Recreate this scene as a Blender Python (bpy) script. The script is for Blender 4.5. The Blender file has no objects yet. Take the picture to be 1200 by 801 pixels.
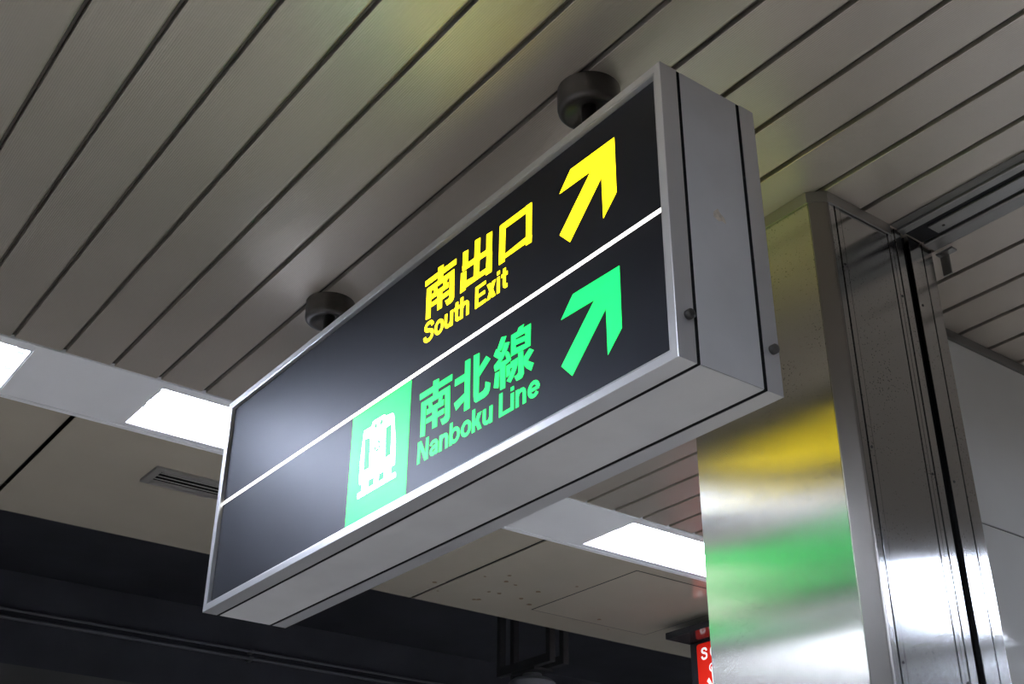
import bpy, bmesh, math, random
from mathutils import Matrix, Vector

# ------------------------------------------------------------------ camera, world, exposure
scene = bpy.context.scene
col = scene.collection
cd = bpy.data.cameras.new('camera'); cam = bpy.data.objects.new('camera', cd); col.objects.link(cam)
cd.sensor_width = 36.0; cd.lens = 1425.15 / 1200.0 * 36.0; cd.clip_start = 0.05; cd.clip_end = 200
_r = Vector((0.59597284, 0.80296461, 0.00801305)); _u = Vector((0.38079901, -0.29139225, 0.87754354)); _f = Vector((-0.70697135, 0.51994076, 0.47943))
_m = Matrix((( _r.x, _u.x, -_f.x), (_r.y, _u.y, -_f.y), (_r.z, _u.z, -_f.z))).to_4x4()
_m.translation = (1.19456782, -1.20099329, 1.6080308)
cam.matrix_world = _m
scene.camera = cam
w = bpy.data.worlds.new('world'); scene.world = w; w.use_nodes = True
w.node_tree.nodes['Background'].inputs[0].default_value = (0.6, 0.7, 1.0, 1)
w.node_tree.nodes['Background'].inputs[1].default_value = 0.002
vs = scene.view_settings
vs.view_transform = 'Standard'; vs.look = 'None'; vs.gamma = 1.0; vs.use_curve_mapping = False
vs.exposure = 0.0
TUBE = 92.0          # luminance of the fluorescent tubes
SIGN = 3.3           # luminance of the lit sign faces
random.seed(4)

# ------------------------------------------------------------------ materials
def mat(name, color, rough=0.5, metal=0.0, spec=0.5, emit=None, strength=0.0, noise=0.0, nscale=8.0, bump=0.0, bscale=60.0,
        aniso=0.0, stretch=None, coat=0.0):
    m = bpy.data.materials.new(name); m.use_nodes = True
    nt = m.node_tree; b = nt.nodes['Principled BSDF']
    b.inputs['Base Color'].default_value = (*color, 1); b.inputs['Roughness'].default_value = rough
    b.inputs['Metallic'].default_value = metal; b.inputs['Specular IOR Level'].default_value = spec
    if coat: b.inputs['Coat Weight'].default_value = coat; b.inputs['Coat Roughness'].default_value = 0.06
    if emit:
        b.inputs['Emission Color'].default_value = (*emit, 1); b.inputs['Emission Strength'].default_value = strength
    if aniso:
        b.inputs['Anisotropic'].default_value = aniso
        t = nt.nodes.new('ShaderNodeTangent'); t.direction_type = 'RADIAL'; t.axis = 'Z'
        nt.links.new(t.outputs[0], b.inputs['Tangent'])
    if noise or bump:
        tc = nt.nodes.new('ShaderNodeTexCoord'); mp = nt.nodes.new('ShaderNodeMapping')
        nt.links.new(tc.outputs['Object'], mp.inputs[0])
        if stretch: mp.inputs['Scale'].default_value = stretch
    if noise:
        n = nt.nodes.new('ShaderNodeTexNoise'); n.inputs['Scale'].default_value = nscale; n.inputs['Detail'].default_value = 5
        nt.links.new(mp.outputs[0], n.inputs['Vector'])
        r = nt.nodes.new('ShaderNodeValToRGB')
        r.color_ramp.elements[0].position = 0.3; r.color_ramp.elements[1].position = 0.7
        r.color_ramp.elements[0].color = (*[c * (1 - noise) for c in color], 1)
        r.color_ramp.elements[1].color = (*[min(1, c * (1 + noise)) for c in color], 1)
        nt.links.new(n.outputs['Fac'], r.inputs[0]); nt.links.new(r.outputs[0], b.inputs['Base Color'])
    if bump:
        n2 = nt.nodes.new('ShaderNodeTexNoise'); n2.inputs['Scale'].default_value = bscale; n2.inputs['Detail'].default_value = 3
        nt.links.new(mp.outputs[0], n2.inputs['Vector'])
        bp = nt.nodes.new('ShaderNodeBump'); bp.inputs['Strength'].default_value = bump; bp.inputs['Distance'].default_value = 0.002
        nt.links.new(n2.outputs['Fac'], bp.inputs['Height']); nt.links.new(bp.outputs[0], b.inputs['Normal'])
    return m

def slat_mat():
    m = mat('slat_aluminium', (0.65, 0.58, 0.50), 0.33, 0.62, 0.5, noise=0.04, nscale=3.0)
    nt = m.node_tree; b = nt.nodes['Principled BSDF']
    tc = nt.nodes.new('ShaderNodeTexCoord'); wv = nt.nodes.new('ShaderNodeTexWave')
    wv.wave_type = 'BANDS'; wv.bands_direction = 'Y'; wv.inputs['Scale'].default_value = 62.0
    nt.links.new(tc.outputs['Object'], wv.inputs['Vector'])
    bp = nt.nodes.new('ShaderNodeBump'); bp.inputs['Strength'].default_value = 0.25; bp.inputs['Distance'].default_value = 0.0012
    nt.links.new(wv.outputs['Fac'], bp.inputs['Height']); nt.links.new(bp.outputs[0], b.inputs['Normal'])
    return m

def speckle_steel(name, base, rough, aniso):
    m = mat(name, base, rough, 1.0, aniso=aniso)
    nt = m.node_tree; b = nt.nodes['Principled BSDF']
    tc = nt.nodes.new('ShaderNodeTexCoord')
    # hairline grain, running up the column
    mp = nt.nodes.new('ShaderNodeMapping'); mp.inputs['Scale'].default_value = (900, 900, 6)
    nt.links.new(tc.outputs['Object'], mp.inputs[0])
    n = nt.nodes.new('ShaderNodeTexNoise'); n.inputs['Scale'].default_value = 1.0; n.inputs['Detail'].default_value = 2
    nt.links.new(mp.outputs[0], n.inputs['Vector'])
    r = nt.nodes.new('ShaderNodeMapRange'); r.inputs['To Min'].default_value = rough * 0.9; r.inputs['To Max'].default_value = rough * 1.12
    nt.links.new(n.outputs['Fac'], r.inputs['Value']); nt.links.new(r.outputs[0], b.inputs['Roughness'])
    bp = nt.nodes.new('ShaderNodeBump'); bp.inputs['Strength'].default_value = 0.02; bp.inputs['Distance'].default_value = 0.0006
    nt.links.new(n.outputs['Fac'], bp.inputs['Height']); nt.links.new(bp.outputs[0], b.inputs['Normal'])
    # small corrosion specks, denser low down on the column
    v = nt.nodes.new('ShaderNodeTexVoronoi'); v.inputs['Scale'].default_value = 130.0
    nt.links.new(tc.outputs['Object'], v.inputs['Vector'])
    n3 = nt.nodes.new('ShaderNodeTexNoise'); n3.inputs['Scale'].default_value = 9.0
    nt.links.new(tc.outputs['Object'], n3.inputs['Vector'])
    th = nt.nodes.new('ShaderNodeMath'); th.operation = 'MULTIPLY_ADD'; th.inputs[1].default_value = 0.42; th.inputs[2].default_value = -0.055
    nt.links.new(n3.outputs['Fac'], th.inputs[0])
    lt = nt.nodes.new('ShaderNodeMath'); lt.operation = 'LESS_THAN'
    nt.links.new(v.outputs['Distance'], lt.inputs[0]); nt.links.new(th.outputs[0], lt.inputs[1])
    mx = nt.nodes.new('ShaderNodeMix'); mx.data_type = 'RGBA'
    mx.inputs['A'].default_value = (*base, 1); mx.inputs['B'].default_value = (*[c * 0.28 for c in base], 1)
    nt.links.new(lt.outputs[0], mx.inputs['Factor']); nt.links.new(mx.outputs['Result'], b.inputs['Base Color'])
    return m

M = {}
M['slat'] = slat_mat()
M['joint'] = mat('joint_insert_steel', (0.10, 0.085, 0.07), 0.6, 0.3)
M['void'] = mat('black_void', (0.012, 0.012, 0.013), 0.8)
M['beige'] = mat('beige_enamel_panel', (0.42, 0.375, 0.305), 0.09, 0.0, 0.4, noise=0.05, nscale=2.0)
M['white'] = mat('white_enamel', (0.86, 0.86, 0.88), 0.4, noise=0.03, nscale=4)
M['reflector'] = mat('white_reflector', (0.88, 0.89, 0.9), 0.35)
M['tube'] = mat('fluorescent_tube', (0.9, 0.9, 0.9), 0.4, emit=(0.75, 0.83, 1.0), strength=TUBE)
M['alu'] = mat('satin_aluminium', (0.72, 0.72, 0.73), 0.36, 0.3, noise=0.07, nscale=5.0, bump=0.03, bscale=14)
M['alu_bright'] = mat('bright_anodised_aluminium', (0.78, 0.78, 0.80), 0.34, 0.75)
M['core'] = mat('dark_core', (0.006, 0.006, 0.006), 0.8, 0, 0.2)
M['acrylic'] = mat('black_acrylic', (0.0015, 0.0015, 0.002), 0.44, 0.0, 0.36)
M['acrylic'].node_tree.nodes['Principled BSDF'].inputs['Specular Tint'].default_value = (0.72, 0.76, 1.0, 1)
M['yellow'] = mat('lit_yellow', (0.4, 0.35, 0.01), 0.45, emit=(1.0, 0.80, 0.005), strength=SIGN * 0.85)
M['green'] = mat('lit_green', (0.01, 0.3, 0.10), 0.45, emit=(0.0, 0.60, 0.075), strength=SIGN * 0.85)
M['lit_white'] = mat('lit_white', (0.8, 0.8, 0.8), 0.35, emit=(1.0, 0.97, 0.90), strength=SIGN)
M['bolt'] = mat('bolt_steel', (0.09, 0.085, 0.08), 0.4, 0.8)
M['cup'] = mat('dark_bronze_cup', (0.10, 0.092, 0.085), 0.32, 0.7, noise=0.2, nscale=20)
M['residue'] = mat('tape_residue', (0.62, 0.55, 0.46), 0.7, noise=0.25, nscale=90)
M['steel'] = speckle_steel('brushed_stainless', (0.58, 0.56, 0.51), 0.22, 1.0)
M['steel_side'] = speckle_steel('brushed_stainless_side', (0.52, 0.52, 0.52), 0.14, 0.95)
M['steel_trim'] = mat('stainless_trim', (0.36, 0.335, 0.31), 0.30, 1.0, aniso=0.6)
M['rail'] = mat('shutter_rail_steel', (0.36, 0.35, 0.33), 0.35, 0.9)
M['wallp'] = mat('white_wall_enamel', (0.86, 0.86, 0.84), 0.05, 0.0, 0.3, noise=0.03, nscale=3)
M['trimg'] = mat('grey_trim', (0.20, 0.19, 0.175), 0.5, 0.3)
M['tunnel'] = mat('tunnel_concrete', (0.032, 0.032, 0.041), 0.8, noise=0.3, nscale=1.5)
M['tunnel_low'] = mat('tunnel_wall_lit_tone', (0.055, 0.052, 0.05), 0.6, noise=0.2, nscale=2)  # light on the lower tunnel wall is put into this lighter colour
M['conduit'] = mat('cable_conduit', (0.10, 0.10, 0.11), 0.5, 0.2)
M['black'] = mat('black_painted_steel', (0.008, 0.008, 0.009), 0.6)
M['dome'] = mat('grey_dome', (0.06, 0.06, 0.065), 0.5)
M['vent'] = mat('vent_grille_steel', (0.32, 0.30, 0.28), 0.45, 0.5)
M['rust'] = mat('rust_spot', (0.16, 0.10, 0.05), 0.8)
M['red'] = mat('lit_red', (0.5, 0.02, 0.01), 0.2, emit=(0.80, 0.018, 0.008), strength=0.40)
M['red_white'] = mat('lit_lettering_white', (0.8, 0.8, 0.8), 0.3, emit=(1, 0.93, 0.88), strength=0.75)
M['frame_dark'] = mat('dark_post_frame', (0.035, 0.035, 0.04), 0.14, 0.2)
M['floor'] = mat('floor_terrazzo', (0.70, 0.64, 0.56), 0.35, noise=0.1, nscale=30)
M['endwall'] = mat('end_wall_tile', (0.55, 0.55, 0.53), 0.35, noise=0.05, nscale=3)

# ------------------------------------------------------------------ helpers
def link(name, me, m, parent=None):
    o = bpy.data.objects.new(name, me); col.objects.link(o)
    if m and not me.materials: me.materials.append(m)
    if parent: o.parent = parent
    return o
def pyd(name, verts, faces, m, parent=None, smooth=False):
    me = bpy.data.meshes.new(name); me.from_pydata([tuple(v) for v in verts], [], faces)
    bm = bmesh.new(); bm.from_mesh(me); bmesh.ops.recalc_face_normals(bm, faces=bm.faces); bm.to_mesh(me); bm.free()
    if smooth: me.polygons.foreach_set('use_smooth', [True] * len(me.polygons))
    me.update()
    return link(name, me, m, parent)
def box(name, x0, x1, y0, y1, z0, z1, m, parent=None, bev=0.0):
    bm = bmesh.new(); bmesh.ops.create_cube(bm, size=1)
    for v in bm.verts:
        v.co = Vector((x0 + (v.co.x + .5) * (x1 - x0), y0 + (v.co.y + .5) * (y1 - y0), z0 + (v.co.z + .5) * (z1 - z0)))
    if bev: bmesh.ops.bevel(bm, geom=bm.edges[:], offset=bev, segments=2, affect='EDGES')
    me = bpy.data.meshes.new(name); bm.to_mesh(me); bm.free()
    return link(name, me, m, parent)
def prism(name, poly, axis, a, b, m, parent=None, smooth=False):
    """extrude a 2D polygon along axis between a and b ('x': poly=(y,z), 'y': (x,z), 'z': (x,y))"""
    f = {'x': lambda p, t: (t, p[0], p[1]), 'y': lambda p, t: (p[0], t, p[1]), 'z': lambda p, t: (p[0], p[1], t)}[axis]
    n = len(poly)
    vs_ = [f(p, a) for p in poly] + [f(p, b) for p in poly]
    fs = [list(range(n)), list(range(2 * n - 1, n - 1, -1))] + [[i, (i + 1) % n, n + (i + 1) % n, n + i] for i in range(n)]
    return pyd(name, vs_, fs, m, parent, smooth)
def tube(name, p, q, r, m, parent=None, n=14):
    p, q = Vector(p), Vector(q); d = (q - p).normalized()
    a = d.orthogonal().normalized(); b = d.cross(a)
    vs_ = []
    for c in (p, q):
        vs_ += [c + (a * math.cos(2 * math.pi * i / n) + b * math.sin(2 * math.pi * i / n)) * r for i in range(n)]
    fs = [list(range(n)), list(range(2 * n - 1, n - 1, -1))] + [[i, (i + 1) % n, n + (i + 1) % n, n + i] for i in range(n)]
    o = pyd(name, vs_, fs, m, parent)
    for pl in o.data.polygons: pl.use_smooth = len(pl.vertices) == 4
    return o
def lathe(name, prof, c, m, parent=None, n=40, axis='z'):
    vs_, fs = [], []
    for r, h in prof:
        for i in range(n):
            t = 2 * math.pi * i / n
            if axis == 'z': vs_.append((c[0] + r * math.cos(t), c[1] + r * math.sin(t), c[2] + h))
            else: vs_.append((c[0] + h, c[1] + r * math.cos(t), c[2] + r * math.sin(t)))
    for k in range(len(prof) - 1):
        for i in range(n):
            fs.append([k * n + i, k * n + (i + 1) % n, (k + 1) * n + (i + 1) % n, (k + 1) * n + i])
    fs.append(list(range(n))); fs.append(list(range((len(prof) - 1) * n, len(prof) * n)))
    o = pyd(name, vs_, fs, m, parent, True)
    return o
def empty(name, loc):
    o = bpy.data.objects.new(name, None); o.location = loc; o.empty_display_size = 0.1; col.objects.link(o)
    return o
def adopt(root):
    """parent built in world coordinates: undo the root's own location"""
    bpy.context.view_layer.update()
    inv = root.matrix_world.inverted()
    for c in root.children: c.matrix_parent_inverse = inv
def tag(o, label=None, cat=None, group=None, kind=None):
    if label: o['label'] = label
    if cat: o['category'] = cat
    if group: o['group'] = group
    if kind: o['kind'] = kind
    return o
def sharp(o, ang=35):
    for p in o.data.polygons: p.use_smooth = True
    o.data.set_sharp_from_angle(angle=math.radians(ang))

# ------------------------------------------------------------------ main dimensions (metres)
ZC = 3.315                    # ceiling
XB0, XB1 = -2.19, -2.61       # light band over one platform side
XE = -3.71                    # ceiling edge above the track
XMID = -0.455                 # platform centre line; everything repeats on its far side
YA, YB = -8.2, 13.8           # platform ends that are built
PER, L0, LLEN = 1.986, -0.046, 1.578
def mx(x, side): return x if side == 0 else 2 * XMID - x

# ------------------------------------------------------------------ setting: floor, tunnel, end walls
tag(box('floor', XE - .02, mx(XE, 1) + .02, YA, YB, -.3, 0, M['floor']), kind='structure')
for s in (0, 1):
    a, b = sorted((mx(-7.5, s), mx(XE + .0, s)))
    tag(box('floor_trackbed', a, b, YA, YB, -1.4, -1.2, M['tunnel']), kind='structure')
    a2, b2 = sorted((mx(-7.7, s), mx(-3.78, s)))
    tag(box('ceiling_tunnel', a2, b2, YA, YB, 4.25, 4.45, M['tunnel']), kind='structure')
    a3, b3 = sorted((mx(-7.7, s), mx(-7.5, s)))
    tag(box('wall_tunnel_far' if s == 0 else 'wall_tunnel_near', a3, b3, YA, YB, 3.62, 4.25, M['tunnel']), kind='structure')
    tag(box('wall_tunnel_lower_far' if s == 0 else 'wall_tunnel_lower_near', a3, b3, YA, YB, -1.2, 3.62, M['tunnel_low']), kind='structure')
    a4, b4 = sorted((mx(-3.80, s), mx(-3.745, s)))
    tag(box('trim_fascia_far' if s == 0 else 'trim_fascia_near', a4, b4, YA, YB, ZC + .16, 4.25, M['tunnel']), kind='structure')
    a5, b5 = sorted((mx(XE, s), mx(XE + .06, s)))
    tag(box('wall_platform_edge_far' if s == 0 else 'wall_platform_edge_near', a5, b5, YA, YB, -1.2, -.3, M['tunnel']), kind='structure')
tag(box('wall_end_back', mx(-7.7, 0), mx(-7.7, 1), YA - .2, YA, -1.4, 4.45, M['endwall']), kind='structure')
tag(box('wall_end_front', mx(-7.7, 0), mx(-7.7, 1), YB, YB + .2, -1.4, 4.45, M['endwall']), kind='structure')

# two cable conduits along the far tunnel wall
for z, r, lab in ((3.967, .010, 'upper thin cable conduit along the dark tunnel wall'), (3.912, .013, 'lower thicker cable conduit along the dark tunnel wall')):
    e = tag(empty('cable_conduit', (-7.44, YA, z)), lab, 'conduit')
    tube('pipe', (-7.44, YA + .02, z), (-7.44, YB - .02, z), r, M['conduit'], e)
    for k in range(7): box('pipe_clip', -7.4985, -7.428, YA + 1.9 + k * 3, YA + 1.93 + k * 3, z - r - .002, z + r + .002, M['conduit'], e)
    adopt(e)

# ------------------------------------------------------------------ ceiling
ceil = tag(empty('ceiling', (XMID, 0, ZC)), 'slatted metal ceiling with light bands and beige panels', None, None, 'structure')
ceil_parts = []
# dark cavity plate above the slats
box('backing_plate', XE + .0, mx(XE, 1), YA, YB, ZC + .13, ZC + .16, M['void'], ceil)
# slat joints: pitch measured on both sides of the sign
joints = [0.071 + .1497 * k for k in range(-55, 1)] + [0.071 + .1433 * k for k in range(1, 96)]
joints = [j for j in joints if YA < j < YB]
def slat_mesh(wd):
    x0, x1 = XB0 + .004, mx(XB0, 1) - .004
    # cross-section (y, z): flat face, turned-up edges, recessed tongue that makes the joint
    prof = [(0, .022), (0, .001), (.001, 0), (wd - .0175, 0), (wd - .0145, .0012), (wd - .0115, .0042), (wd - .009, .0075), (wd - .0035, .0085), (wd - .0035, .022),
            (wd - .006, .022), (wd - .006, .011), (wd - .011, .011), (wd - .018, .004), (.004, .004), (.004, .022)]
    n = len(prof)
    vs_ = [(x0, p[0], p[1]) for p in prof] + [(x1, p[0], p[1]) for p in prof]
    fs = [[i, (i + 1) % n, n + (i + 1) % n, n + i] for i in range(n)] + [list(range(n)), list(range(2 * n - 1, n - 1, -1))]
    me = bpy.data.meshes.new('slat'); me.from_pydata(vs_, [], fs)
    bm = bmesh.new(); bm.from_mesh(me); bmesh.ops.recalc_face_normals(bm, faces=bm.faces); bm.to_mesh(me); bm.free()
    me.materials.append(M['slat']); me.materials.append(M['joint'])
    for p in me.polygons:      # dark joint insert on the recessed tongue between two slats
        if len(p.vertices) == 4 and min(me.vertices[i].co.y for i in p.vertices) > wd - .0117: p.material_index = 1
    return me
slat_a, slat_b = slat_mesh(.1497), slat_mesh(.1433)
for j in joints:
    o = link('slat', slat_a if j < .05 else slat_b, None, ceil); o.location = (0, j + .006, ZC)
    o.matrix_parent_inverse = Matrix.Translation((-XMID, 0, -ZC))

RUST = [(-3.173, 1.87), (-3.174, 1.99), (-3.094, 1.95), (-3.35, 2.02), (-3.342, 2.205), (-3.342, 2.074), (-3.206, 2.203), (-3.189, 2.055), (-3.398, 2.294), (-3.381, 2.721), (-3.495, 2.88), (-3.034, 2.294), (-3.487, 1.823), (-3.387, 1.738), (-3.492, 2.037), (-3.48, 2.053)]
light_group = 'recessed fluorescent lights in the ceiling bands'
def band(s):
    X = lambda x: mx(x, s)
    sl = lambda a, b: sorted((X(a), X(b)))
    k0, k1 = -5, 7
    for k in range(k0, k1):
        y0 = (L0 if s == 0 else -.772) + k * PER; y1 = y0 + LLEN; y2 = y0 + PER
        if y0 < YA or y2 > YB: continue
        # cover panel between two lights
        a, b = sl(XB0, XB1)
        box('cover_panel', a + .022, b - .022, y1 + .002, y2 - .002, ZC - .001, ZC + .012, M['white'], ceil, .001)
        # fixture; the opposite band is closed with plain covers around the shutter track
        near = s == 0
        if s == 1 and k in (0, 1):
            a, b = sl(XB0, XB1)
            box('cover_panel', a + .022, b - .022, y0, y1, ZC - .001, ZC + .012, M['white'], ceil, .001)
            continue
        e = tag(empty('ceiling_light', (X(-2.40), (y0 + y1) / 2, ZC)),
                ({-1: 'recessed fluorescent ceiling light next to the beige panel seam, just before the slot vent', 0: 'recessed fluorescent ceiling light beside the slim grey slot vent', 1: 'recessed fluorescent ceiling light beside the beige hatch and column'}.get(k, 'recessed fluorescent ceiling light farther along the band by the beige track-side panels')) if near else
                'recessed fluorescent ceiling light in the band of the opposite platform side', 'light',
                light_group if near else 'recessed lights of the opposite band')
        # trough: sloping white reflector, open below
        hx, hy = .158, LLEN / 2
        cx, cy = X(-2.40), (y0 + y1) / 2
        pr_ = [(-hx, 0), (-hx + .03, .085), (hx - .03, .085), (hx, 0), (hx + .003, 0), (hx - .027, .090), (-hx + .027, .090), (-hx - .003, 0)]
        prism('reflector', [(cx + p[0], ZC + .001 + p[1]) for p in pr_], 'y', y0, y1, M['reflector'], e)
        for yy in (y0, y1 - .003):
            prism('end_plate', [(cx + p[0], ZC + .001 + p[1]) for p in ((-hx, 0), (-hx + .03, .085), (hx - .03, .085), (hx, 0))], 'y', yy, yy + .003, M['reflector'], e)
        for dx in (-.062, .062):
            tube('fluorescent_tube', (cx + dx, y0 + .028, ZC + .042), (cx + dx, y1 - .028, ZC + .042), .0145, M['tube'], e, 12)
            for yy in (y0 + .0035, y1 - .0275):
                box('lamp_holder', cx + dx - .012, cx + dx + .012, yy, yy + .024, ZC + .03, ZC + .085, M['reflector'], e)
        for sg in (-1, 1):
            a, b = sorted((cx + sg * hx, cx + sg * .188))
            box('side_flange', a, b, y0, y1, ZC - .001, ZC + .010, M['white'], e, .001)
        adopt(e)
    for nm, a0, b0 in (('edge_strip', XB0, XB0 - .021), ('edge_strip', XB1 + .021, XB1)):
        a, b = sl(a0, b0)
        box(nm, a, b, YA + .01, YB - .01, ZC - .004, ZC + .012, M['white'], ceil, .001)
    # beige enamel panels towards the track, rounded up at the edge
    prof = [(XB1 - .004, .0)] + [(XE + .06 - .06 * math.sin(t), .06 - .06 * math.cos(t)) for t in [math.pi / 2 * i / 8 for i in range(9)]] + [(XE, .17)]
    prof += [(XE + .004, .17)] + [(XE + .06 - .056 * math.sin(t), .06 - .056 * math.cos(t)) for t in [math.pi / 2 * i / 8 for i in range(8, -1, -1)]] + [(XB1 - .004, .004)]
    k = -4
    while -.2 + (k + 1) * PER < YB:
        ya, yb = -.2 + k * PER + .009, -.2 + (k + 1) * PER - .009
        if ya > YA:
            p = prism('beige_panel', [(X(q[0]), ZC + q[1]) for q in prof], 'y', ya, yb, M['beige'], ceil)
            sharp(p, 30)
        k += 1
band(0); band(1)
# maintenance hatch in the beige panels: thin joint line and a flush lid
hx0, hx1, hy0, hy1 = -3.457, -2.684, 2.352, 3.097
box('hatch_joint', hx0, hx1, hy0, hy1, ZC - .0012, ZC + .0005, M['void'], ceil)
box('hatch_lid', hx0 + .005, hx1 - .005, hy0 + .005, hy1 - .005, ZC - .0016, ZC + .0004, M['beige'], ceil)
for i, (x, y) in enumerate(RUST):
    r = random.uniform(.006, .014)
    n = 8
    pts = [(x + 1.0 * r * random.uniform(.7, 1.2) * math.cos(2 * math.pi * t / n), y + r * random.uniform(.7, 1.2) * math.sin(2 * math.pi * t / n)) for t in range(n)]
    prism('rust_spot', pts, 'z', ZC - .0021 if (hx0 < x < hx1 and hy0 < y < hy1) else ZC - .0006, ZC + .0002, M['rust'], ceil)
adopt(ceil)
for c in ceil.children:
    if c.name.startswith('slat'): c.matrix_parent_inverse = Matrix.Translation((-XMID, 0, -ZC))

# air vent in the beige panel
v = tag(empty('air_vent', (-2.93, .5, ZC)), 'slim grey slot vent set in the beige ceiling panel', 'vent')
vx0, vx1, vy0, vy1 = -3.012, -2.848, .185, .80
for a in ((vx0, vx1, vy0, vy0 + .03), (vx0, vx1, vy1 - .03, vy1), (vx0, vx0 + .03, vy0 + .03, vy1 - .03), (vx1 - .03, vx1, vy0 + .03, vy1 - .03)):
    box('vent_frame', *a, ZC - .012, ZC, M['vent'], v, .002)
box('vent_recess', vx0 + .03, vx1 - .03, vy0 + .03, vy1 - .03, ZC - .002, ZC, M['core'], v)
for k in range(3):
    xx = vx0 + .042 + k * .030
    prism('vent_blade', [(xx, ZC - .002), (xx + .018, ZC - .010), (xx + .020, ZC - .008), (xx + .004, ZC - .0005)], 'y', vy0 + .03, vy1 - .03, M['vent'], v)
adopt(v)

# ------------------------------------------------------------------ hanging sign
SL, SD, Z0, Z1 = 1.786, .2405, 2.5, 3.1
sign = tag(empty('hanging_sign', (-SL / 2, SD / 2, Z0)), 'double-sided illuminated black station sign in an aluminium case hung from the ceiling', 'sign')
def frame(side):
    prof = [(0, .0405), (0, .0008), (.0008, 0), (.0158, .0003), (.0160, .0022), (.0166, .0022), (.0168, .0006), (.0192, .0010), (.0200, .0115), (.0200, .0405)]
    def P(ci, d, y):
        cx = (-SL + d, -d)[ci in (1, 2)]; cz = (Z0 + d, Z1 - d)[ci in (2, 3)]
        return (cx, y if side == 0 else SD - min(y, .0385), cz)
    n = len(prof)
    for i in range(4):
        j = (i + 1) % 4
        vs_ = [P(i, *p) for p in prof] + [P(j, *p) for p in prof]
        fs = [[k, k + 1, n + k + 1, n + k] for k in range(n - 1)] + [[n - 1, 0, n, 2 * n - 1], list(range(n)), list(range(2 * n - 1, n - 1, -1))]
        pyd('frame_rail', vs_, fs, M['alu_bright'], sign)
frame(0); frame(1)
box('case_body', -SL, 0, .0478, .1938, Z0, Z1, M['alu'], sign, .0012)
box('case_core', -SL + .0009, -.0009, .030, SD - .030, Z0 + .0009, Z1 - .0009, M['core'], sign)
for y in (.027, .2222):
    lathe('bolt', [(.0086, 0), (.0088, .004), (.0086, .0095), (.0072, .0112), (.003, .0115)], (0, y, 2.583), M['bolt'], sign, 16, 'x')
pts = [(.108, 2.818), (.119, 2.829), (.124, 2.821), (.134, 2.815), (.137, 2.804), (.128, 2.806), (.118, 2.803), (.107, 2.808)]
prism('tape_residue', pts, 'x', 0, .0004, M['residue'], sign)

# Latin letters as thick strokes: centre lines in units of the cap height, stroke width .19
def arc(cx, cy, rx, ry, a0, a1, n=16):
    return [(cx + rx * math.cos(math.radians(a0 + (a1 - a0) * i / n)), cy + ry * math.sin(math.radians(a0 + (a1 - a0) * i / n))) for i in range(n + 1)]
def bezier_smooth(p, n=4):
    out = []
    for i in range(len(p) - 1):
        p0, p1, p2, p3 = p[max(i - 1, 0)], p[i], p[i + 1], p[min(i + 2, len(p) - 1)]
        for k in range(n):
            t = k / n
            out.append(tuple(.5 * (2 * b + (c - a) * t + (2 * a - 5 * b + 4 * c - d) * t * t + (3 * b - a - 3 * c + d) * t ** 3) for a, b, c, d in zip(p0, p1, p2, p3)))
    return out + [p[-1]]
def thick(line, t=.162):
    """quads along a centre line, mitred"""
    n = len(line); L, R = [], []
    closed = math.dist(line[0], line[-1]) < 1e-6
    for i in range(n):
        a = line[i - 1] if i else (line[-2] if closed else line[0]); b = line[(i + 1) % n] if i < n - 1 else (line[1] if closed else line[-1])
        dx, dy = b[0] - a[0], b[1] - a[1]; l = math.hypot(dx, dy) or 1
        nx, ny = -dy / l * t / 2, dx / l * t / 2
        L.append((line[i][0] + nx, line[i][1] + ny)); R.append((line[i][0] - nx, line[i][1] - ny))
    return [[L[i], L[i + 1], R[i + 1], R[i]] for i in range(n - 1)]
def rect(x0, y0, x1, y1): return [[(x0, y0), (x1, y0), (x1, y1), (x0, y1)]]
def par(x0, y0, x1, y1, w): return [[(x0 - w / 2, y0), (x0 + w / 2, y0), (x1 + w / 2, y1), (x1 - w / 2, y1)]]
_bowl = thick(arc(.32, .365, .225, .275, 0, 360, 24))
_arch = thick([(.10, .45), (.125, .54), (.19, .61), (.29, .64), (.39, .615), (.445, .55), (.46, .45), (.46, 0)])
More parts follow.
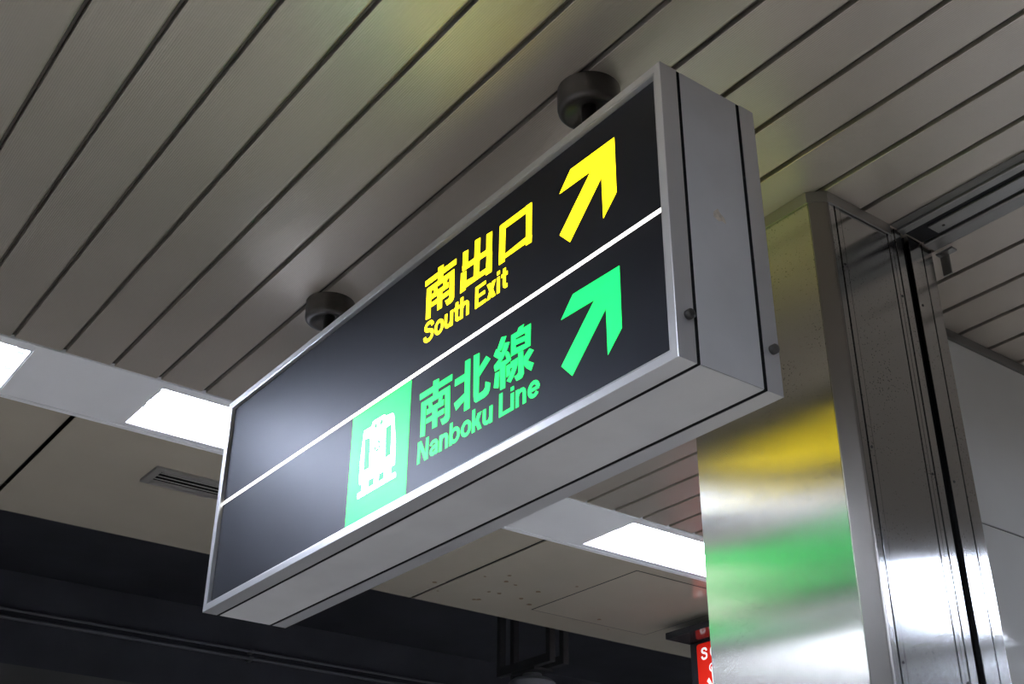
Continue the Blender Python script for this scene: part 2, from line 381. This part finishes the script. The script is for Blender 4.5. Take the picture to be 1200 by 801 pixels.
GLYPH = {
    'S': (.72, thick(bezier_smooth([(.60, .70), (.56, .82), (.46, .895), (.34, .91), (.21, .885), (.135, .79), (.145, .67), (.25, .585), (.40, .53), (.54, .45), (.60, .33), (.57, .19), (.48, .11), (.35, .085), (.21, .11), (.115, .20), (.09, .32)]))),
    'o': (.665, _bowl), 'E': (.69, rect(0, 0, .178, 1) + rect(.17, .845, .62, 1) + rect(.17, .425, .58, .575) + rect(.17, 0, .64, .155)),
    'u': (.62, thick([(.095, .73), (.095, .28), (.11, .18), (.165, .11), (.265, .09), (.365, .12), (.43, .19), (.455, .28)]) + rect(.385, 0, .553, .73)),
    't': (.40, thick([(.165, .94), (.165, .22), (.185, .13), (.245, .092), (.345, .095)]) + rect(0, .575, .35, .73)),
    'h': (.62, rect(0, 0, .168, 1) + _arch), 'n': (.62, rect(0, 0, .168, .73) + _arch),
    'x': (.60, par(.115, 0, .425, .73, .21) + par(.425, 0, .115, .73, .21)),
    'i': (.265, rect(0, 0, .168, .73) + rect(0, .84, .168, 1)),
    'N': (.77, rect(0, 0, .168, 1) + rect(.52, 0, .69, 1) + par(.575, 0, .115, 1, .205)),
    'a': (.61, thick([(.09, .50), (.12, .585), (.19, .635), (.29, .645), (.39, .61), (.445, .53), (.45, .42), (.45, .14), (.475, .02)]) +
          thick([(.45, .415), (.33, .39), (.20, .355), (.12, .29), (.10, .20), (.14, .115), (.23, .085), (.34, .11), (.42, .18), (.45, .28)], .175)),
    'b': (.665, rect(0, 0, .168, 1) + _bowl), 'k': (.60, rect(0, 0, .168, 1) + par(.20, .26, .43, .73, .22) + par(.45, 0, .27, .44, .205)),
    'L': (.62, rect(0, 0, .178, 1) + rect(.17, 0, .60, .155)),
    'e': (.655, thick(arc(.32, .365, .225, .275, 0, 322, 22)) + rect(.12, .295, .60, .43)), ' ': (.30, [])}
KANJI = {   # outlines of the artwork on the sheet, millimetres (x, z)
    'minami': [[(-780,2741),(-658,2740),(-658,2726),(-779,2727)],[(-729,2752),(-708,2750),(-709,2713),(-728,2715)],[(-772,2718),(-753,2717),(-753,2636),(-771,2639)],[(-772,2718),(-665,2717),(-665,2704),(-771,2705)],[(-682,2717),(-665,2717),(-662,2644),(-679,2646)],[(-662,2646),(-666,2639),(-672,2637),(-688,2637),(-696,2652),(-685,2651),(-679,2654)],[(-745,2704),(-732,2705),(-725,2689),(-738,2688)],[(-705,2703),(-691,2704),(-694,2693),(-706,2689)],[(-750,2694),(-686,2694),(-686,2681),(-750,2682)],[(-751,2673),(-684,2673),(-684,2661),(-751,2662)],[(-729,2691),(-710,2690),(-708,2641),(-726,2642)]],
    'kita': [[(-612,2750),(-594,2749),(-592,2638),(-611,2638)],[(-647,2722),(-611,2722),(-611,2706),(-647,2707)],[(-648,2669),(-611,2678),(-611,2662),(-640,2651)],[(-582,2750),(-562,2748),(-562,2656),(-579,2657)],[(-579,2661),(-562,2657),(-546,2658),(-540,2663),(-539,2675),(-523,2666),(-525,2652),(-530,2645),(-540,2642),(-571,2642),(-577,2647)],[(-565,2712),(-538,2731),(-524,2719),(-564,2693)]],
    'sen': [[(-432,2748),(-415,2748),(-420,2740),(-438,2738)],[(-456,2741),(-441,2740),(-441,2695),(-456,2695)],[(-456,2741),(-394,2740),(-394,2727),(-456,2729)],[(-411,2740),(-394,2740),(-395,2693),(-411,2693)],[(-442,2725),(-410,2721),(-410,2710),(-442,2714)],[(-450,2708),(-408,2703),(-407,2693),(-450,2695)],[(-433,2693),(-418,2692),(-415,2642),(-432,2642)],[(-415,2644),(-420,2636),(-425,2635),(-438,2636),(-445,2648),(-436,2648),(-432,2651)],[(-457,2684),(-434,2684),(-434,2672),(-440,2660),(-449,2648),(-457,2640),(-469,2648),(-460,2656),(-451,2670),(-459,2671)],[(-398,2688),(-385,2679),(-403,2665),(-416,2669),(-417,2676)],[(-416,2677),(-406,2666),(-385,2652),(-393,2639),(-407,2650),(-417,2662)],[(-488,2751),(-472,2747),(-483,2728),(-490,2722),(-502,2729)],[(-505,2732),(-495,2724),(-484,2713),(-481,2702),(-492,2703),(-513,2720)],[(-477,2734),(-461,2729),(-472,2712),(-484,2701),(-496,2692),(-511,2692),(-511,2698),(-498,2704),(-489,2714)],[(-511,2698),(-457,2694),(-456,2688),(-470,2685),(-508,2684)],[(-468,2712),(-462,2706),(-456,2690),(-466,2688),(-471,2698),(-475,2709)],[(-492,2696),(-474,2695),(-474,2636),(-490,2637)],[(-507,2680),(-493,2679),(-496,2644),(-511,2650)],[(-471,2681),(-459,2681),(-458,2658),(-470,2656)]],
    'de': [[(-632,3021),(-613,3018),(-614,2973),(-633,2974)],[(-634,2987),(-615,2986),(-589,2985),(-527,2982),(-527,2969),(-632,2973)],[(-588,3028),(-569,3026),(-571,2931),(-590,2936)],[(-546,3021),(-526,3019),(-527,2971),(-546,2974)],[(-638,2971),(-618,2968),(-619,2922),(-639,2922)],[(-544,2969),(-525,2968),(-526,2920),(-546,2921)],[(-636,2939),(-618,2943),(-591,2940),(-545,2938),(-526,2933),(-526,2921),(-545,2926),(-618,2927)]],
    'kuchi': [[(-499,3017),(-479,3015),(-481,2922),(-501,2923)],[(-499,3017),(-391,3016),(-391,2998),(-409,3000),(-479,3001),(-498,3005)],[(-409,3017),(-391,3016),(-392,2922),(-410,2923)],[(-499,2940),(-480,2939),(-409,2943),(-391,2938),(-392,2925),(-409,2928),(-480,2929),(-500,2930)]],
    'arrow': [[(-140,3021),(-140,2897),(-178,2861),(-179,2953),(-274,2860),(-304,2891),(-209,2984),(-303,2986),(-268,3024)]],
    'train': [[(-1010,2739),(-1006,2740),(-976,2738),(-973,2748),(-968,2749),(-925,2748),(-920,2746),(-918,2742),(-891,2739),(-885,2736),(-882,2732),(-869,2664),(-867,2612),(-871,2610),(-1005,2609),(-1013,2611),(-1016,2616),(-1018,2666)]],
    'legs': [[(-1004,2615),(-976,2613),(-974,2595),(-1003,2594)],[(-951,2618),(-931,2618),(-932,2589),(-951,2590)],[(-912,2618),(-882,2616),(-879,2594),(-910,2594)],[(-1020,2592),(-864,2592),(-861,2590),(-860,2580),(-1016,2579),(-1020,2581)]],
    'wins': [[(-1004,2716),(-979,2712),(-976,2639),(-998,2639)],[(-913,2712),(-890,2713),(-886,2641),(-908,2639)]],
    'dots': [[(-958,2733),(-934,2733),(-945,2680)]]}
# the lit faces: each a black sheet with lit artwork lying on it
def face(side):
    yp = .0112 if side == 0 else SD - .0112
    sgn = -1 if side == 0 else 1
    def off(t): return yp + sgn * t
    shift = .30 if side else 0.0     # the reverse carries its artwork nearer the middle
    p = box('display_panel', -SL + .0205, -.0205, min(yp, yp - sgn * .004), max(yp, yp - sgn * .004), Z0 + .0205, Z1 - .0205, M['acrylic'], sign)
    if side: p['label'] = 'reverse lit face of the sign'
    def art(name, polys, m, h=.0004, base=0.0, dz=0.0, mirror_about=None):
        vs_, fs = [], []
        for qi, q in enumerate(polys):
            a = len(vs_); n = len(q)
            q = [(x / 1000 - (shift if name != 'divider_line' else 0), z / 1000 + dz) for x, z in q]
            if mirror_about is not None: q = [(2 * mirror_about - x, z) for x, z in q]
            vs_ += [(x, off(base), z) for x, z in q] + [(x, off(h + .00003 * (qi % 8)), z) for x, z in q]
            fs += [[a + n + i for i in range(n)]] + [[a + i, a + (i + 1) % n, a + n + (i + 1) % n, a + n + i] for i in range(n)]
        me = bpy.data.meshes.new(name); me.from_pydata(vs_, [], fs)
        bm = bmesh.new(); bm.from_mesh(me); bmesh.ops.recalc_face_normals(bm, faces=bm.faces); bm.to_mesh(me); bm.free()
        return link(name, me, m, p)
    def text(body, m, x0, x1, zb, cap):
        total = sum(GLYPH[c][0] for c in body) - .06
        k = (x1 - x0) / total; cur = 0
        for c in body:
            adv, pol = GLYPH[c]
            if pol:
                put = (lambda x: x0 + k * (cur + x)) if side == 0 else (lambda x: x1 - k * (cur + x))
                art('letter', [[(put(px) * 1000, (zb + pz * cap) * 1000) for px, pz in q] for q in pol], m)
            cur += adv
    # on the reverse the characters read the other way round
    def kan(key, m, dz, seq, idx):
        pol = KANJI[key]
        xs = [q[0] / 1000 for r in pol for q in r]; cxx = (min(xs) + max(xs)) / 2
        if side == 1:
            tgt = [-.449, -.579, -.718][idx]
            pol2 = [[((tgt + (cxx - x / 1000)) * 1000, z) for x, z in r] for r in pol]
        else: pol2 = pol
        art('kanji_character', pol2, m, dz=dz)
    for i, (k_, dz) in enumerate((('minami', .279), ('de', 0), ('kuchi', 0))): kan(k_, M['yellow'], dz, 3, i)
    for i, (k_, dz) in enumerate((('minami', 0), ('kita', 0), ('sen', 0))): kan(k_, M['green'], dz, 3, i)
    art('arrow', KANJI['arrow'], M['yellow']); art('arrow', KANJI['arrow'], M['green'], dz=-.280)
    text('South Exit', M['yellow'], -.777, -.471, 2.8575, .0515)
    text('Nanboku Line', M['green'], -.778, -.369, 2.580, .049)
    art('divider_line', [[(-1765, 2793), (-21, 2793), (-21, 2802), (-1765, 2802)]], M['lit_white'])
    sq = art('pictogram_square', [[(-1066, 2521), (-817, 2521), (-817, 2790), (-1066, 2790)]], M['green'])
    art('train_symbol', KANJI['train'], M['lit_white'], .0008, .0004)
    art('train_symbol', KANJI['legs'], M['lit_white'], .0008, .0004)
    art('train_window', KANJI['wins'], M['green'], .0012, .0008)
    circ = lambda c, rx, rz, n=16: [(c[0] + rx * math.cos(2 * math.pi * i / n), c[1] + rz * math.sin(2 * math.pi * i / n)) for i in range(n)]
    d = KANJI['dots'][0]
    art('headlamp', [circ(d[0], 5.5, 6), circ(d[1], 5.5, 6)], M['green'], .0012, .0008)
    art('emblem_ring', [circ(d[2], 13, 13, 20)], M['green'], .0012, .0008)
    star = [(d[2][0] + (10.5 if i % 2 else 5.5) * math.sin(math.pi * i / 5), d[2][1] + (10.5 if i % 2 else 5.5) * -math.cos(math.pi * i / 5)) for i in range(10)]
    art('emblem_star', [star], M['lit_white'], .0015, .0012)
face(0); face(1)
for x in (-.334, -1.452):
    c = lathe('hanger_cup', [(.0675, 0), (.0675, -.046), (.066, -.053), (.061, -.058), (.054, -.0595), (.047, -.056), (.030, -.047), (.0165, -.043)],
              (x, .12, ZC), M['cup'], sign, 48)
    sharp(c, 40)
    r = tube('hanger_rod', (x, .12, Z1), (x, .12, ZC - .043), .0165, M['cup'], sign, 20)
adopt(sign)

# ------------------------------------------------------------------ steel column with shutter guide
pil = tag(empty('column', (-.5, .98, 0)), 'square column clad in brushed stainless steel with a chamfered corner', 'column')
H = ZC - .001
o = box('front_cladding', -.722, -.3035, .767, .772, 0, H, M['steel'], pil, .001)
box('column_core', -.715, -.306, .7725, .8035, 0, H, M['core'], pil)
box('column_core', -.715, -.283, .804, 1.075, 0, H, M['core'], pil)
box('side_cladding', -.722, -.7155, .7725, 1.20, 0, H, M['steel_side'], pil)
box('back_cladding', -.715, -.283, 1.19, 1.20, 0, H, M['steel_side'], pil)
prism('corner_trim', [(-.3025, .7665), (-.300, .766), (-.2715, .7945), (-.271, .797), (-.271, .803), (-.2825, .803), (-.3025, .783)], 'z', 0, H, M['steel_trim'], pil)
XF = -.271
def strip(y0, y1, x, m='steel_side', name='side_strip'): return box(name, -.2825, x, y0, y1, 0, H, M[m], pil, .0008)
strip(.8035, .822, XF)
strip(.8265, .8435, XF)
strip(.845, 1.0205, XF - .0015, name='side_panel')
strip(1.022, 1.0345, XF)
strip(1.036, 1.0495, XF - .001)
strip(1.051, 1.0765, XF + .001, name='guide_channel')
strip(1.1045, 1.155, XF + .001, name='guide_channel')
strip(1.1605, 1.20, XF)
box('guide_back', -.715, -.2826, 1.1045, 1.1899, 0, H, M['core'], pil)
box('guide_slot', -.34, -.335, 1.0755, 1.104, 0, H, M['void'], pil)
for y in (.835, 1.0425, 1.118):
    for k in range(7):
        lathe('screw', [(.0035, 0), (.0035, .0008), (.002, .0018)], (XF + (.001 if y > 1.1 else (0 if y < .9 else -.001)), y, 3.125 - .01 * (y > 1) - k * .46), M['bolt'], pil, 10, 'x')
# ceiling collar round the column head
path = [(-.728, .761), (-.301, .761), (-.266, .796), (-.266, 1.030)]
inner = [(-.728, .7665), (-.3032, .7665), (-.2705, .7985), (-.2705, 1.030)]
for i in range(3):
    prism('ceiling_collar', [path[i], path[i + 1], inner[i + 1], inner[i]], 'z', ZC - .030, ZC - .0005, M['rail'], pil)
adopt(pil)

# shutter header track in the ceiling, from the column outwards
hd = tag(empty('shutter_track', (.5, 1.125, ZC)), 'steel shutter track with dark slots running along the slatted ceiling from the column', 'track')
hx0_, hx1_ = -.266, 1.29
box('track_flange', hx0_, hx1_, 1.030, 1.0575, ZC - .004, ZC - .0005, M['trimg'], hd, .001)
prism('track_rail', [(1.058, ZC - .0005), (1.058, ZC - .009), (1.061, ZC - .011), (1.081, ZC - .011), (1.081, ZC - .0005)], 'x', hx0_, hx1_, M['rail'], hd)
box('track_void', hx0_, hx1_, 1.0815, 1.1585, ZC - .003, ZC - .0005, M['void'], hd)
box('track_plate', hx0_ + .055, hx1_, 1.105, 1.149, ZC - .009, ZC - .0035, M['rail'], hd, .001)
prism('track_rail', [(1.159, ZC - .0005), (1.159, ZC - .011), (1.163, ZC - .014), (1.200, ZC - .014), (1.214, ZC - .006), (1.214, ZC - .0005)], 'x', hx0_ + .004, hx1_, M['rail'], hd)
for k in range(3): lathe('rivet', [(.004, 0), (.004, -.001), (.002, -.002)], (hx0_ + .085 + k * .5, 1.127, ZC - .009), M['bolt'], hd, 10)
# bracket where the rail meets the guide
box('end_bracket', -.2695, -.222, 1.2145, 1.236, ZC - .020, ZC - .0145, M['rail'], hd)
box('end_bracket', -.2695, -.245, 1.232, 1.236, ZC - .075, ZC - .020, M['rail'], hd)
adopt(hd)

# ------------------------------------------------------------------ white panelled wall behind the column
wl = tag(box('wall_right', -.96, -.516, 1.206, 9.0, 0, ZC - .001, M['core']), kind='structure')
for (z0, z1) in ((0.002, .915), (.919, 1.822), (1.826, 2.7325), (2.7365, 3.284)):
    y = 1.206
    while y < 8.9:
        y1 = min(y + 1.95, 9.0)
        box('wall_panel', -.5155, -.51, y + .002, y1 - .002, z0, z1, M['wallp'], wl, .001)
        box('wall_panel', -.966, -.9605, y + .002, y1 - .002, z0, z1, M['wallp'], wl, .001)
        y = y1
tag(box('trim_1', -.5155, -.502, 1.2365, 9.0, 3.2855, ZC - .001, M['trimg'], None, .001), kind='structure')

# ------------------------------------------------------------------ hanging camera bracket over the track
cb = tag(empty('camera_bracket', (-3.97, 2.757, 3.17)), 'black steel hanger frame over the track beyond the ceiling edge', 'bracket')
for x, zb in ((-4.20, 3.175), (-3.765, 3.175)):
    for y in (2.713, 2.803):
        box('hanger_bar', x - .018, x + .018, y - .018, y + .018, zb, 4.249 if x < -3.83 else 4.249, M['black'], cb, .002)
for y in (2.713, 2.803):
    box('cross_beam', -4.181, -3.784, y - .018, y + .018, 3.175, 3.222, M['black'], cb, .002)
box('mount_plate', -4.08, -3.88, 2.6945, 2.8215, 3.16, 3.1745, M['black'], cb, .002)
adopt(cb)
dm = tag(empty('dome_camera', (-3.98, 2.758, 3.159)), 'round grey dome camera under the black hanger frame', 'camera')
o = lathe('dome_housing', [(.05, 0), (.055, -.02), (.10, -.03), (.125, -.05), (.13, -.09), (.11, -.10)], (-3.98, 2.758, 3.159), M['dome'], dm, 32); sharp(o, 40)
o = lathe('dome_cover', [(.108, -.1005), (.100, -.14), (.075, -.18), (.03, -.203), (.005, -.206)], (-3.98, 2.758, 3.159), M['frame_dark'], dm, 32)
adopt(dm)

# ------------------------------------------------------------------ red SOS post
YP = 3.20
ps = tag(empty('sos_post', (-2.95, YP + .12, 0)), 'dark emergency post with a lit red SOS panel and overhanging cap', 'emergency post')
box('post_body', -3.238, -2.69, YP + .002, YP + .24, 0, 3.2345, M['frame_dark'], ps, .003)
box('post_cap', -3.242, -2.686, YP - .162, YP + .25, 3.235, 3.268, M['frame_dark'], ps, .002)
def rounded(x0, x1, z0, z1, r, n=6):
    out = []
    for cx, cz, a0 in ((x1 - r, z1 - r, 0), (x0 + r, z1 - r, 90), (x0 + r, z0 + r, 180), (x1 - r, z0 + r, 270)):
        out += [(cx + r * math.cos(math.radians(a0 + 90 * i / n)), cz + r * math.sin(math.radians(a0 + 90 * i / n))) for i in range(n + 1)]
    return out
rp = prism('red_panel', rounded(-3.186, -2.742, 2.96, 3.222, .015), 'y', YP - .003, YP + .0018, M['red'], ps)
adopt(ps)
cur = -3.158
for c in 'SOS':
    if c == 'S': adv, pol = GLYPH['S']
    else: adv, pol = .80, thick(arc(.37, .5, .28, .41, 0, 360, 24))
    vs_, fs_ = [], []
    for q in pol:
        fs_.append([len(vs_) + i for i in range(len(q))]); vs_ += [(cur + px * .066, YP - .0034, 3.138 + pz * .062) for px, pz in q]
    pyd('letter', vs_, fs_, M['red_white'], rp)
    cur += adv * .066 + .016
nn = 24
vs_ = []; fs_ = []
for i in range(nn):
    t = 2 * math.pi * i / nn
    for r in (.022, .016): vs_.append((-3.085 + r * math.cos(t), YP - .0034, 3.092 + r * math.sin(t)))
for i in range(nn): fs_.append([2 * i, 2 * ((i + 1) % nn), 2 * ((i + 1) % nn) + 1, 2 * i + 1])
pyd('button_ring', vs_, fs_, M['red_white'], rp)
prism('hand_symbol', [(-3.092, 3.095), (-3.074, 3.095), (-3.070, 3.02), (-3.02, 3.01), (-3.01, 2.975), (-3.08, 2.975), (-3.128, 3.03), (-3.113, 3.045), (-3.088, 3.0)], 'y', YP - .0036, YP - .003, M['red_white'], rp)
